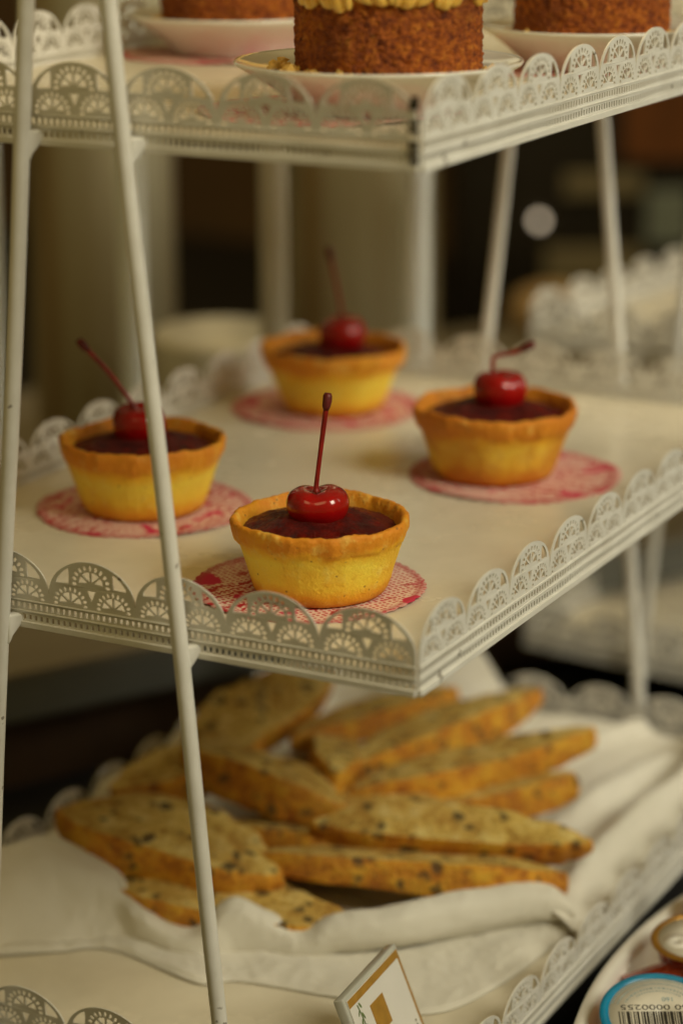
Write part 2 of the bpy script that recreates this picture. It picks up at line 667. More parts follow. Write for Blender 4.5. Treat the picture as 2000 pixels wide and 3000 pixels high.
def build_stand(name, label, loc=(0, 0, 0), rotz=0.0, tiers=TIERS):
    root = thing(name, label, "cake stand", loc, rotz, "white lace display stands")
    for z_ in tiers:
        tr = link("tray", TRAY, root, (0, 0, z_))
        link("lace_rim", LACE_W, tr, (-W, 0, 0))
        link("lace_rim", LACE_D, tr, (0, 0, 0), (0, 0, math.pi / 2))
        link("lace_rim", LACE_W, tr, (0, D, 0), (0, 0, math.pi))
        link("lace_rim", LACE_D, tr, (-W, D, 0), (0, 0, -math.pi / 2))
    for y_, sy in ((LEG_Y, 1), (D - LEG_Y, -1)):
        for side in (-1, 1):
            pts, rad = [], []
            for i in range(24):
                zz = -22.5 + i * (63.2 / 23)
                pts.append((leg_x(side, zz) + .05 * math.sin(zz * .21 + side), y_, zz))
                rad.append(.315 if i else .40)
            lg = obj("leg", *tube(pts, rad, 18), M['enamel'], root)
            for z_ in tiers:                                    # weld tab that carries the tray
                x_ = leg_x(side, z_ + .2) + .10
                prof = [(0, .50), (.60, .46), (.74, .28), (.72, .05), (.50, -.14), (.20, -.40), (0, -.75)]
                V, F = [], []
                for k, dx in enumerate((-.16, .22)):
                    V += [(x_ + dx + .25 * (u_ if k else u_ * .4), y_ + sy * (u_ * 1.0), z_ + w_ + .1) for u_, w_ in prof]
                n_ = len(prof)
                F = [[i, (i + 1) % n_, n_ + (i + 1) % n_, n_ + i] for i in range(n_)] + [list(range(n_))[::-1], [n_ + i for i in range(n_)]]
                tb = obj("weld_tab", V, F, M['enamel'], lg, smooth=True)
                md = tb.modifiers.new("b", 'BEVEL')
                md.width = .0012
                md.segments = 3
    return root


stand = build_stand("display_stand", "large white enamelled lace stand in front carrying the cherry tarts, cakes and biscotti")
# open, unpainted seam at the front corner of the top tray
V, F = [], []
for k in range(9):
    z0 = .25 + k * .26
    w = .16 + .22 * random.random()
    if k in (3, 6):
        continue
    vs, fs = box(-.10 - w, -.02, -.16, -.08, z0, z0 + .15 + .12 * random.random())
    V, F = join((V, F), (vs, fs))
top_tray = [c for c in stand.children if c.name.startswith("tray")][0]
seam = obj("bare_seam", V, F, M['iron'], top_tray, smooth=False)
seam["label"] = "dark bare seam at the front corner of the top tray"

stand_b = build_stand("display_stand", "blurred white lace stand standing behind the front one, at the right", (7.6, 51.5, 0), math.radians(-8))


# ------------------------------------------------------------------ doilies
def doily(name, label, group, x, y, z_, r, mat, rot):
    V, F = [(0, 0, .035)], []
    seg = 216
    for ring, fr in enumerate((.3, .6, .85, .95, 1.0)):
        for k in range(seg):
            a = 2 * math.pi * k / seg
            rr = r * fr
            if fr > .9:
                rr += .10 * abs(math.sin(a * 24)) + .03 * math.sin(a * 5)
            V.append((rr * math.cos(a), rr * math.sin(a), .035 + .10 * fr * max(0, math.sin(3 * a + r + x)) * (fr > .9)))
    for k in range(seg):
        F.append([0, 1 + k, 1 + (k + 1) % seg])
    for ring in range(4):
        for k in range(seg):
            a, b = 1 + ring * seg + k, 1 + ring * seg + (k + 1) % seg
            F.append([a, a + seg, b + seg, b])
    o = obj(name, V, F, mat, None, (x, y, z_), (0, 0, rot))
    md = o.modifiers.new("s", 'SOLIDIFY')
    md.thickness = .0002
    return tag(o, label, "doily", group)


Z2 = FLOOR_Z
doily("paper_doily", "red printed paper doily under the sharpest, nearest tart", "doilies under the tarts", -8.55, 7.66, Z2, 4.62, M['doily0'], 2.4)
doily("paper_doily", "red printed paper doily under the tart behind the white leg", "doilies under the tarts", -20.35, 14.2, Z2, 4.72, M['doily1'], 4.2)
doily("paper_doily", "red printed paper doily under the rearmost tart", "doilies under the tarts", -21.8, 34.15, Z2, 4.9, M['doily2'], 0.3)
doily("paper_doily", "red printed paper doily under the rightmost tart", "doilies under the tarts", -7.95, 26.6, Z2, 4.85, M['doily3'], 5.1)


# ------------------------------------------------------------------ tarts
def tart(label, x, y, seed, stem_pts, cherry_off, cherry_rot, scale=1.0, jam_h=0.0, foot=1.0, brown=0.0):
    g = "cherry tarts on the middle tray"
    root = thing("cherry_tart", label, "tart", (x, y, Z2 + .06), 0, g)
    prof = [(0, .05), (1.6, .02), (2.38, 0), (2.55, .05), (2.66, .22), (2.78, .6), (2.93, 1.1), (3.08, 1.6), (3.24, 2.08), (3.31, 2.20), (3.40, 2.28),
            (3.45, 2.42), (3.50, 2.60), (3.54, 2.78), (3.54, 2.94), (3.49, 3.04), (3.40, 3.07), (3.30, 3.02), (3.22, 2.88), (3.10, 2.66), (3.02, 2.3), (2.9, 2.0)]

    def fn(p, a, i):
        d = Vector((math.cos(a), math.sin(a), 0))
        k = min(1, i / 5)
        lip = 1 if 10 <= i <= 18 else 0
        w = .07 * fbm((math.cos(a) * 1.3 + seed * 9, math.sin(a) * 1.3, p.z * .25), 1.0, 2) + .025 * fbm((p.x + seed, p.y, p.z), 2.5, 3)
        if lip:
            w += .02 * math.cos(6 * a + seed) + .09 * fbm((p.x * 1.2, p.y * 1.2, seed + 3), .9, 3) + .05 * fbm((p.x, p.y, p.z * 2 + seed), 3.8, 4)
        q = p + d * w * k
        kf = foot + (1 - foot) * min(1, p.z / 2.6)
        q = Vector((q.x * kf, q.y * kf, q.z * (1 + .3 * (1 - foot))))
        if i > 8:
            q.z += .16 * fbm((math.cos(a) * 1.2, math.sin(a) * 1.2, seed + 5), 1.3, 2) + lip * .06 * fbm((p.x, p.y, p.z + seed), 2.6, 3)
        return q * scale

    cr = obj("crust", *lathe(prof, 320, fn), M['crust'], root)
    cr.color = (brown, 0, 0, 1)
    # jam filling, a low dome with lumps
    V, F = [(0, 0, 2.62)], []
    seg, rings = 180, 40
    for r_ in range(1, rings + 1):
        fr = r_ / rings
        for k in range(seg):
            a = 2 * math.pi * k / seg
            rr = 3.02 * fr
            px, py = rr * math.cos(a), rr * math.sin(a)
            h = 2.56 + jam_h + .78 * (1 - fr ** 1.35) + .14 * fbm((px + seed * 3, py, 1.7), .9, 3) * (1 - fr ** 4) + .045 * fbm((px + seed, py, 5.5), 3.2, 3) + .03 * abs(fbm((px, py + seed, 2.5), 6.5, 2))
            V.append((px * scale, py * scale, h * scale))
    V[0] = (0, 0, (3.30 + jam_h) * scale)
    for k in range(seg):
        F.append([0, 1 + k, 1 + (k + 1) % seg])
    for r_ in range(rings - 1):
        for k in range(seg):
            a, b = 1 + r_ * seg + k, 1 + r_ * seg + (k + 1) % seg
            F.append([a, a + seg, b + seg, b])
    obj("jam_filling", V, F, M['jam'], root)
    # cherry
    V, F = [], []
    nu, nv = 48, 32
    for i in range(nv + 1):
        th = math.pi * i / nv
        for k in range(nu):
            ph = 2 * math.pi * k / nu
            r_ = 1.24 * (1 - .36 * math.exp(-(th / .50) ** 2) + .05 * math.exp(-((th - 1.0) / .4) ** 2))
            cl = abs(math.sin(ph - cherry_rot))                     # cleft across the top, towards the viewer
            r_ *= 1 - .26 * math.exp(-(cl * math.sin(th) / .28) ** 2) * math.exp(-(th / .95) ** 2)
            r_ *= 1 - .05 * math.exp(-(cl / .35) ** 2) * math.sin(th)
            r_ *= 1 + .04 * math.cos(ph - cherry_rot - 1.4)
            V.append((r_ * math.sin(th) * math.cos(ph), r_ * math.sin(th) * math.sin(ph), r_ * math.cos(th) * (.74 if scale == 1 else .88)))
    for i in range(nv):
        for k in range(nu):
            F.append([i * nu + k, (i + 1) * nu + k, (i + 1) * nu + (k + 1) % nu, i * nu + (k + 1) % nu])
    ch = obj("cherry", V, F, M['cherry'], root, Vector(cherry_off) + Vector((0, 0, (scale - 1) * 4.6)))
    pts = bez(stem_pts, 30)
    n_ = len(pts)
    rad = [.115 + .03 * max(0, 1 - i / 4) - .02 * math.sin(math.pi * i / n_) for i in range(n_)]
    st = obj("stem", *tube(pts, rad, 12), M['stem'], ch)
    d = (pts[-1] - pts[-3]).normalized()
    e = pts[-1]
    kp = [e - d * .28, e - d * .12, e + d * .08, e + d * .28, e + d * .40]
    kv, kf = tube(kp, [.12, .165, .185, .175, .13], 12)
    kv = [v + Vector((fbm(v, 6, 2), fbm(v + Vector((3, 0, 0)), 6, 2), 0)) * .04 for v in kv]
    obj("stem_knob", kv, kf, M['stem_knob'], ch)
    return root


R_ = Vector((.885, .466, 0))      # picture-right in the plane of the tray
A_ = Vector((-.466, .885, 0))     # away from the camera


def sp(*pairs):
    return [R_ * a + Vector((0, 0, 1)) * b + A_ * c for a, b, c in pairs]


tart("sharp golden tart nearest the viewer with an upright cherry stem", -7.9, 7.43, 1.3,
     sp((-.02, .55, -.05), (.02, 1.0, 0), (.20, 2.4, .1), (.42, 4.05, .25)), tuple(R_ * -.12 + A_ * -.15 + Vector((0, 0, 3.50))), math.radians(-62))
tart("golden tart partly hidden behind the white leg, its stem leaning left", -20.35, 14.15, 4.1,
     sp((-.1, .55, 0), (-.5, 1.25, 0), (-1.35, 2.35, .2), (-2.35, 3.45, .3)), tuple(R_ * -.10 + A_ * .1 + Vector((0, 0, 3.52))), math.radians(40), scale=1.045, foot=.97, brown=.22)
tart("blurred golden tart farthest back, its tall stem leaning slightly left", -21.4, 34.1, 7.7,
     sp((0, .6, 0), (-.05, 1.3, 0), (-.35, 2.9, .1), (-.60, 4.1, .2)), tuple(R_ * .45 + Vector((0, 0, 3.55))), math.radians(10), scale=1.06, jam_h=-.05, foot=.90, brown=.15)
tart("browner tart on the right whose cherry stem bends sharply sideways", -8.9, 26.4, 2.6,
     sp((-.35, .55, 0), (-.42, 1.05, 0), (-.40, 1.45, .05), (-.10, 1.60, .1), (.55, 1.72, .1), (1.15, 1.98, .1)), tuple(R_ * .28 + Vector((0, 0, 3.62))), math.radians(150), scale=1.07, foot=.98, brown=.85)


# ------------------------------------------------------------------ top tier: plates and cakes
Z1 = TIERS[0] + FLOOR_Z


def plate(label, x, y, r, dz):
    k = r / 5.2
    prof = [(0, 1.42), (3.2 * k, 1.42), (3.9 * k, 1.46), (4.6 * k, 1.60), (5.1 * k, 1.80), (5.22 * k, 1.86), (5.26 * k, 1.80), (5.2 * k, 1.70), (4.7 * k, 1.38),
            (4.0 * k, .92), (3.35 * k, .45), (3.1 * k, .10), (3.0 * k, 0), (2.8 * k, 0), (2.7 * k, .25), (0, .3)]
    o = obj("cake_plate", *lathe(prof, 96), M['porcelain'], None, (x, y, Z1 + dz))
    return tag(o, label, "plate", "plates on the top tray")


def cake(label, x, y, r, h, seed):
    root = thing("carrot_cake", label, "cake", (x, y, Z1 + .06 + 1.42), 0, "carrot cakes on the top tray")
    seg, rows = 260, 60
    V, F = [], []
    for i in range(rows + 1):
        zf = i / rows
        for k in range(seg):
            a = 2 * math.pi * k / seg
            d = Vector((math.cos(a), math.sin(a), 0))
            p = d * r + Vector((0, 0, zf * h))
            n1 = fbm(p + Vector((seed * 7, 0, 0)), 2.6, 4)
            n2 = fbm(p + Vector((0, seed * 5, 3)), 9.0, 2)
            rr = r + .07 * n1 + .12 * n2 - .05 * (1 - sstep(0, .04, zf)) + .05 * fbm(p + Vector((seed, 9, 0)), .5, 2)
            V.append(d * rr + Vector((0, 0, zf * h)))
    for i in range(rows):
        for k in range(seg):
            F.append([i * seg + k, i * seg + (k + 1) % seg, (i + 1) * seg + (k + 1) % seg, (i + 1) * seg + k])
    F.append([k for k in range(seg)][::-1])
    F.append([rows * seg + k for k in range(seg)])
    obj("sponge", V, F, M['sponge'], root)
    # piped cream: a ruffled wreath of slanted shells hanging over the edge
    rnd = random.Random(int(seed * 10))
    shells = []
    a = 0
    while a < 2 * math.pi - .12:
        w = rnd.uniform(.30, .52)
        shells.append((a, min(w, 2 * math.pi - a), rnd.uniform(.12, .62), rnd.choice((-1, 1))))
        a += w
    V, F = [], []
    seg = 720
    sec = [(2.0, 1.5), (2.6, 1.7), (3.1, 1.45), (3.45, 1.0), (3.62, .55), (3.64, .2), (3.60, 0), (3.46, -.02), (3.30, .04)]
    for k in range(seg):
        a = 2 * math.pi * k / seg
        for (s0, w, dr, dirn) in shells:
            if s0 <= a < s0 + w or (s0, w, dr, dirn) == shells[-1]:
                break
        u = max(0, min(1, (a - s0) / w))
        ridge = abs(math.sin(u * math.pi * 3)) ** .6
        env = math.sin(math.pi * u) ** .5
        for i, (r0, z0) in enumerate(sec):
            f = i / (len(sec) - 1)
            low = sstep(.35, .8, f)
            rr = (r0 / 3.62) * r * 1.02 + .16 * ridge * sstep(0, .4, f) * (1 - sstep(.82, 1, f)) * (.5 + .5 * env)
            zz = z0 + h - dr * env * low * (.75 + .25 * ridge)
            aa = a + dirn * .10 * low * env
            V.append((rr * math.cos(aa), rr * math.sin(aa), zz))
    n_ = len(sec)
    for k in range(seg):
        k2 = (k + 1) % seg
        for i in range(n_ - 1):
            F.append([k * n_ + i, k * n_ + i + 1, k2 * n_ + i + 1, k2 * n_ + i])
    F.append([k * n_ for k in range(seg)])
    obj("piped_cream", V, F, M['cream'], root)
    return root


def crumbs(label, x, y, r0, r1, n, seed, arcs):
    rnd = random.Random(seed)
    V, F = [], []
    for i in range(n):
        a0, a1 = rnd.choice(arcs)
        a = math.radians(rnd.uniform(a0, a1))
        rr = r0 + (r1 - r0) * rnd.random() ** 1.8
        s_ = rnd.uniform(.11, .26)
        bm = bmesh.new()
        bmesh.ops.create_icosphere(bm, subdivisions=1, radius=1)
        sc_ = (s_ * rnd.uniform(.6, 1.5), s_ * rnd.uniform(.6, 1.2), s_ * rnd.uniform(.5, 1.0))
        rm = Matrix.Rotation(rnd.uniform(0, 6), 3, 'Z') @ Matrix.Rotation(rnd.uniform(-.7, .7), 3, 'X')
        c = Vector((rr * math.cos(a), rr * math.sin(a), sc_[2] * .55 + max(0, rr - 3.9) * .25))
        vs = []
        for v in bm.verts:
            q = Vector((v.co.x * sc_[0], v.co.y * sc_[1], v.co.z * sc_[2])) * (1 + .35 * rnd.uniform(-1, 1))
            vs.append(c + rm @ q)
        fs = [[v.index for v in f.verts] for f in bm.faces]
        bm.free()
        V, F = join((V, F), (vs, fs))
    o = obj("nut_crumbs", V, F, M['nuts'], None, (x, y, Z1 + .06 + 1.43), smooth=False)
    return tag(o, label, "crumbs", "nut crumbs on the cake plates", "stuff")


cakes = [(-6.25, 10.1, 3.52, 5.45, 1, "on the front plate"), (-22.3, 26.2, 3.4, 4.95, 2, "on the plate at the upper left"), (-5.0, 27.4, 3.36, 4.85, 3, "on the plate at the upper right")]
names = ["nearest carrot cake, its wavy yellow cream hanging over the rough brown side",
         "round carrot cake cut off by the top edge at upper left", "round carrot cake cut off by the top edge at upper right"]
pn = ["white plate under the nearest carrot cake", "white plate under the upper left carrot cake", "white plate under the upper right carrot cake"]
dn = ["red printed doily under the nearest cake plate", "red printed doily under the upper left cake plate", "red printed doily under the upper right cake plate"]
cn = ["chopped nut crumbs around the nearest carrot cake", "chopped nut crumbs around the upper left carrot cake", "chopped nut crumbs around the upper right carrot cake"]
pc = [(-6.6, 9.95), (-22.3, 26.2), (-5.0, 27.4)]
for i, (x, y, r, pr, sd, _) in enumerate(cakes):
    doily("paper_doily", dn[i], "doilies under the cake plates", pc[i][0] + (-1.6, -.3, -.8)[i], pc[i][1] + (-.9, -.8, -.4)[i], Z1, (5.0, 4.6, 4.3)[i], M['doily%d' % (4 + i)], 1.1 * i)
    plate(pn[i], pc[i][0], pc[i][1], pr, .06)
    cake(names[i], x, y, r, 2.98, sd + .3)
    crumbs(cn[i], x, y, r + .05, pr * .82, (70, 44, 36)[i], 20 + i, [(180, 225), (195, 250), (225, 300), (330, 385)])


# ------------------------------------------------------------------ bottom tier: napkin
Z3 = TIERS[2] + FLOOR_Z
nap = thing("linen_napkin", "crumpled white linen napkin holding the biscotti on the bottom tray", "napkin", (0, 0, Z3))
CR = [(-27.0, 7.6, 3.2), (-25.74, 9.62, 3.0), (-24.21, 11.76, 3.0), (-20.83, 11.46, 2.2), (-18.4, 9.95, 1.5), (-15.97, 10.23, .9), (-14.46, 11.14, 2.3), (-12.99, 11.64, 1.8), (-11.45, 12.02, 1.2),
      (-10.16, 12.46, 1.8), (-7.86, 13.84, 2.2), (-5.78, 16.16, 2.3), (-3.98, 18.29, 2.2), (-2.76, 19.4, 2.0), (-2.0, 19.9, 1.4)]
FT = [(-25.2, 4.2), (-23.19, 5.81), (-21.02, 7.74), (-19.36, 8.85), (-18.1, 9.3), (-15.32, 9.2), (-14.0, 10.3), (-12.63, 10.9), (-11.23, 11.2), (-9.5, 11.5), (-7.1, 13.0), (-5.0, 15.4), (-3.2, 17.6), (-2.1, 18.8), (-1.5, 19.4)]
def wr(p, f=.55):
    """fine creases of crumpled linen"""
    p = Vector(p)
    a_ = 1 - abs(noise.fractal(p * f, .8, 2.1, 3)) * 2.4
    b_ = 1 - abs(noise.fractal(Vector((p.x * .8 + p.y * .5, p.y * .35, p.z)) * f * 1.9 + Vector((7, 3, 1)), .9, 2.0, 2)) * 2.6
    return max(0, a_) ** 2.5 * .055 + max(0, b_) ** 3 * .03


crest = bez([Vector(c) for c in CR], 14 * 16)
foot = bez([Vector((a, b, .10)) for a, b in FT], 14 * 16)
V, F = [], []
rows = 0
for ci, (c, f) in enumerate(zip(crest, foot)):
    out = (f - c)
    out.z = 0
    on_ = out.normalized() if out.length > .2 else Vector((.35, -.93, 0))
    q = []
    h = c.z
    back = c - on_ * 2.6
    q.append(Vector((back.x, back.y, max(.05, h * .30))))
    q.append(c - on_ * 1.3 + Vector((0, 0, -.30 * h)))
    q.append(c - on_ * .45 + Vector((0, 0, -.07 * h)))
    q.append(c)
    roll = sstep(-11.8, -9.6, c.x)
    plain = [c + on_ * .30 + Vector((0, 0, -.05 * h)), c.lerp(f, .33) + on_ * .38 + Vector((0, 0, .10 * h)), c.lerp(f, .66) + on_ * .30, f + Vector((0, 0, .02))]
    rolled = [c + on_ * .62 + Vector((0, 0, -.16 * h)), Vector((c.x, c.y, h * .50)) + on_ * .72, Vector((c.x, c.y, h * .26)) + on_ * .40, Vector((c.x, c.y, .10)) - on_ * .2]
    for a_, b_ in zip(plain, rolled):
        q.append(a_.lerp(b_, roll))
    sec = bez(q, 49)
    rows = len(sec)
    for v in sec:
        V.append(v + (on_ * .5 + Vector((0, 0, .8))) * (wr(v) - .02) + Vector((0, 0, .12 * fbm(v, .45, 3))))
for j in range(len(crest) - 1):
    for i in range(rows - 1):
        F.append([j * rows + i, j * rows + i + 1, (j + 1) * rows + i + 1, (j + 1) * rows + i])


def cloth(name, V, F, th=.10):
    o = obj(name, V, F, M['linen'], nap)
    md = o.modifiers.new("s", 'SOLIDIFY')
    md.thickness = th * S
    md.offset = 1
    return o


cloth("front_fold", V, F, .05)
# inner sheet under the biscotti, turned up along the sides of the tray
V, F = [], []
nx, ny = 140, 150
for j in range(ny + 1):
    for i in range(nx + 1):
        x = -27.1 + 26.2 * i / nx
        # front line follows behind the fold
        yf = 12.5 + 6.2 * sstep(-12, -2.5, x) - 1.5 * sstep(-18, -25, x)
        y = yf + (42.6 - yf) * j / ny
        z_ = .14
        z_ += 1.9 * sstep(-23.3, -26.9, x) * (.8 + .5 * fbm((0, y, 2), .25, 2))
        z_ += 2.6 * sstep(37.2, 42.0, y) * (1 - .85 * sstep(-19, -13, x))
        z_ += (1.1 + .9 * sstep(22, 40, y)) * math.exp(-((x + 2.6 + .4 * math.sin(y * .3)) / 1.0) ** 2)
        z_ += 1.6 * math.exp(-((x + 22 - (y - 36) * .7) ** 2) / 3.0) * sstep(33, 39, y)
        z_ += .9 * math.exp(-((x + 6.5 - (y - 30) * .22) / .75) ** 2) * sstep(27, 33, y) * (1 - sstep(38, 42, y))
        z_ += .6 * math.exp(-((x + 10.5 - (y - 36) * .5) / .6) ** 2) * sstep(33, 37, y)
        z_ += .16 * fbm((x, y, 4), .30, 3) + .10 * math.sin(x * .7 + y * .35)
        V.append((x, y, max(.06, z_ + wr((x, y, 2)) * 1.3)))
for j in range(ny):
    for i in range(nx):
        a = j * (nx + 1) + i
        F.append([a, a + 1, a + nx + 2, a + nx + 1])
cloth("inner_sheet", V, F, .05)
# lower layer that lies on the tray in front of the fold
inner = [Vector((a, b, .06)) for a, b in [(-24.5, 6.5), (-22.0, 8.6), (-19.2, 9.8), (-16, 10.2), (-13, 11.6), (-10, 12.4), (-7, 14.6), (-5, 17.4), (-3.4, 20)]]
outer = [Vector((a, b, .06)) for a, b in [(-23.4, 5.2), (-21.1, 6.9), (-18.9, 8.3), (-14.0, 7.3), (-12.4, 8.3), (-8.0, 8.9), (-3.9, 9.4), (-2.3, 13.2), (-1.6, 19.4)]]
ic, oc = bez(inner, 192), bez(outer, 192)
V, F = [], []
K = 40
for a, b in zip(ic, oc):
    for k in range(K + 1):
        u = k / K
        p = a.lerp(b, u)
        lift = .10 + .45 * max(0, fbm((p.x, p.y, 8), .22, 2)) * math.sin(math.pi * min(1, u * 1.05)) + .22 * u * max(0, math.sin(p.x * .8 + 1))
        V.append((p.x, p.y, .05 + (lift + wr(p) * 1.2) * (1 - .85 * (u > .97))))
for j in range(len(ic) - 1):
    for k in range(K):
        a = j * (K + 1) + k
        F.append([a, a + 1, a + K + 2, a + K + 1])
cloth("lower_layer", V, F, .05)


# ------------------------------------------------------------------ biscotti
def biscotto_mesh(L, Wd, T, seed):
    seg = 96
    out = []
    for k in range(seg):
        a = 2 * math.pi * k / seg
        c, s_ = math.cos(a), math.sin(a)
        t_ = math.copysign(abs(c) ** .9, c)
        u = L / 2 * t_
        w = Wd * .58 * (1 - abs(t_) ** 2.8) if s_ > 0 else -Wd * .42 * (1 - abs(t_) ** 3.6)
        if abs(t_) > .9:
            w += math.copysign(.12, s_) * (1 - abs(s_) ** 0 * 0) * (abs(s_) > .05)
        nn = fbm((u * .5 + seed * 3, w * .5, seed), 1.0, 3)
        n3 = fbm((u + seed * 5, w, seed * 2), 2.2, 3)
        out.append((u * (1 + .03 * nn), w * (1 + .10 * nn) + .14 * nn + .06 * n3))
    lev = [(-.5, .975), (-.48, .995), (-.2, 1.015), (.2, 1.015), (.48, .995), (.5, .975)]
    V, F, MI = [], [], []
    for f, k in lev:
        for (u, w) in out:
            b = .10 * math.sin(u * .35 + seed)
            rg = .05 * fbm((u * 1.0 + seed, w, f * T * 2), 2.6, 3)
            V.append(Vector((u * (k + rg * .3), w * (k + rg), f * T * (1 + .16 * math.sin(u * .4 + seed * 2)) * (1 - .38 * abs(2 * u / L) ** 4.0) + b + .07 * fbm((u, w, seed + f), .9, 3))))
    n_ = seg
    for i in range(len(lev) - 1):
        for k in range(n_):
            F.append([i * n_ + k, i * n_ + (k + 1) % n_, (i + 1) * n_ + (k + 1) % n_, (i + 1) * n_ + k])
            MI.append(0)
    for side, base_i in ((-1, 0), (1, (len(lev) - 1) * n_)):
        prev = [base_i + k for k in range(n_)]
        for fr in (.86, .72, .56, .40, .24, .10):
            st = len(V)
            for k in range(n_):
                p = V[base_i + k]
                u, w = p.x * fr, p.y * fr
                b = .10 * math.sin(u * .35 + seed)
                V.append(Vector((u, w, side * .5 * T * (1 + .16 * math.sin(u * .4 + seed * 2)) * (1 - .38 * abs(2 * u / L) ** 4.0) + b + .07 * fbm((u, w, seed + side), 1.1, 3) + .05 * fbm((u, w, seed), 3.5, 3))))
            cur = [st + k for k in range(n_)]
            for k in range(n_):
                q = [prev[k], prev[(k + 1) % n_], cur[(k + 1) % n_], cur[k]]
                F.append(q if side > 0 else q[::-1])
                MI.append(1)
            prev = cur
        F.append(prev if side > 0 else prev[::-1])
        MI.append(1)
    return mesh("biscotto", V, F, [M['bcrust'], M['crumb']], MI)


def biscotto(label, A, B, tilt, Wd, T, seed, extra=1.0):
    """A, B: ends of the slice; tilt: degrees the cut face leans from straight up towards the viewer"""
    A, B = Vector(A), Vector(B)
    ax = (B - A).normalized()
    L = (B - A).length * extra
    zc = Vector((0, 0, 1))
    n0 = (zc - ax * zc.dot(ax)).normalized()
    side = ax.cross(n0)
    toward = (CAM - (A + B) / 2)
    sgn = 1 if side.dot(toward) > 0 else -1
    a = math.radians(tilt)
    nz = (n0 * math.cos(a) + side * sgn * math.sin(a)).normalized()
    yv = nz.cross(ax)
    o = link("biscotto", biscotto_mesh(L, Wd, T, seed))
    mm = Matrix((ax, yv, nz)).transposed().to_4x4()
    mm.translation = (A + B) / 2 * S
    o.matrix_world = mm
    return tag(o, label, "biscotto", "biscotti on the bottom tray")


biscotto("large speckled biscotto at the far left, cut face up, pointed orange tip over the napkin", (-24.9, 13.4, -14.8), (-13.9, 14.2, -16.1), 4, 4.75, 1.67, 1, 1.04)
biscotto("speckled biscotto lowest in the pile, underneath the large left one", (-20.4, 11.2, -16.9), (-10.2, 13.4, -17.3), 4, 3.95, 1.47, 2, 1.08)
biscotto("long crusty biscotto lowest on the right, just above the rolled napkin fold", (-14.6, 15.0, -15.7), (-2.9, 20.2, -16.3), -14, 3.35, 1.57, 3, 1.08)
biscotto("pale biscotto above the lowest right one, cut face toward the viewer", (-13.6, 17.8, -15.0), (-2.5, 22.6, -15.4), 24, 2.25, 1.77, 4, 1.06)
biscotto("golden biscotto at the right edge whose tip points up and right", (-14.0, 22.8, -15.4), (-6.2, 32.0, -14.2), -6, 2.95, 1.62, 5, 1.08)
biscotto("short end of a biscotto peeking out below the upward pointing tip", (-13.5, 22.6, -16.4), (-5.6, 29.6, -15.7), -6, 2.95, 1.57, 6, 1.0)
biscotto("crusty orange biscotto across the middle, just right of the white leg", (-22.3, 20.6, -13.9), (-13.7, 19.8, -15.0), -12, 3.15, 1.77, 7, 1.06)
biscotto("broad biscotto standing highest on the left, cut face toward the viewer", (-23.6, 22.6, -15.2), (-20.2, 30.4, -13.0), 24, 3.55, 1.67, 8, 1.15)
biscotto("blurred biscotto at the back, left of the topmost slanting pair", (-19.4, 26.4, -14.8), (-15.1, 35.2, -14.5), -8, 2.75, 1.52, 9, 1.08)
biscotto("blurred biscotto at the back reaching farthest up and right", (-15.4, 24.6, -14.9), (-11.0, 36.6, -14.3), -6, 2.75, 1.52, 10, 1.08)
biscotto("biscotto in the middle of the pile with its rounded orange end facing us", (-14.9, 21.8, -14.5), (-18.8, 29.5, -15.6), 12, 2.45, 1.97, 11, 1.0)
biscotto("dark crusted biscotto at the left of the pile behind the white leg", (-24.4, 17.6, -15.2), (-20.4, 23.8, -14.4), 2, 3.35, 1.67, 12, 1.1)
biscotto("shaded biscotto half buried under the middle of the pile", (-19.5, 17.9, -16.3), (-11.5, 19.0, -16.7), -14, 3.35, 1.77, 13, 1.08)
biscotto("buried biscotto at the back bottom of the pile", (-21.5, 25.5, -16.7), (-12.5, 28.5, -16.8), -10, 3.55, 1.67, 14, 1.1)


biscotto("small broken biscotto lying in the gap behind the pale one", (-16.4, 21.2, -15.9), (-9.2, 23.4, -15.7), 4, 2.70, 1.52, 15, 1.0)
biscotto("biscotto under the two blurred ones at the back right", (-17.0, 29.0, -16.4), (-9.8, 33.4, -16.2), -4, 3.10, 1.52, 16, 1.05)


# ------------------------------------------------------------------ name card
def text_mesh(s, size, ext=.004):
    cu = bpy.data.curves.new("txt", 'FONT')
    cu.body = s
    cu.size = size
    cu.extrude = ext
    ob = bpy.data.objects.new("txt", cu)
    COL.objects.link(ob)
    dg = bpy.context.evaluated_depsgraph_get()
    me = bpy.data.meshes.new_from_object(ob.evaluated_get(dg))
    bpy.data.objects.remove(ob)
    bpy.data.curves.remove(cu)
    V = [v.co.copy() for v in me.vertices]
    F = [list(p.vertices) for p in me.polygons]
    bpy.data.meshes.remove(me)
    return V, F


TL, TR = Vector((-4.10, 2.45, -14.25)), Vector((-4.46, 7.7, -14.25))
ex = (TR - TL).normalized()
down = Vector((.37, .03, -.93))
down = (down - ex * down.dot(ex)).normalized()
ny_ = -down
nz_ = ex.cross(ny_).normalized()          # card normal, faces right and up
CW, CH = 5.0, 4.55
card = thing("name_card", "acrylic name card holder with gold bordered card on the bottom tray", "name card")
mm = Matrix((ex, ny_, nz_)).transposed().to_4x4()
mm.translation = TL * S
card.matrix_world = mm
obj("acrylic_block", *box(-.20, CW + .16, -CH - .1, .18, -.55, -.105, .07), M['acrylic'], card)
cp = obj("card", *box(0, CW, -CH, 0, -.10, -.06), M['card'], card, smooth=False)
bt = .34
V, F = join(box(.02, CW - .02, -bt, -.02, -.058, -.052), box(CW - .17, CW - .02, -CH, -bt, -.058, -.052))
obj("gold_border", V, F, M['gold'], cp, smooth=False)
obj("gold_square", *box(1.5, 2.75, -2.15, -.90, -.058, -.050), M['gold'], cp, smooth=False)
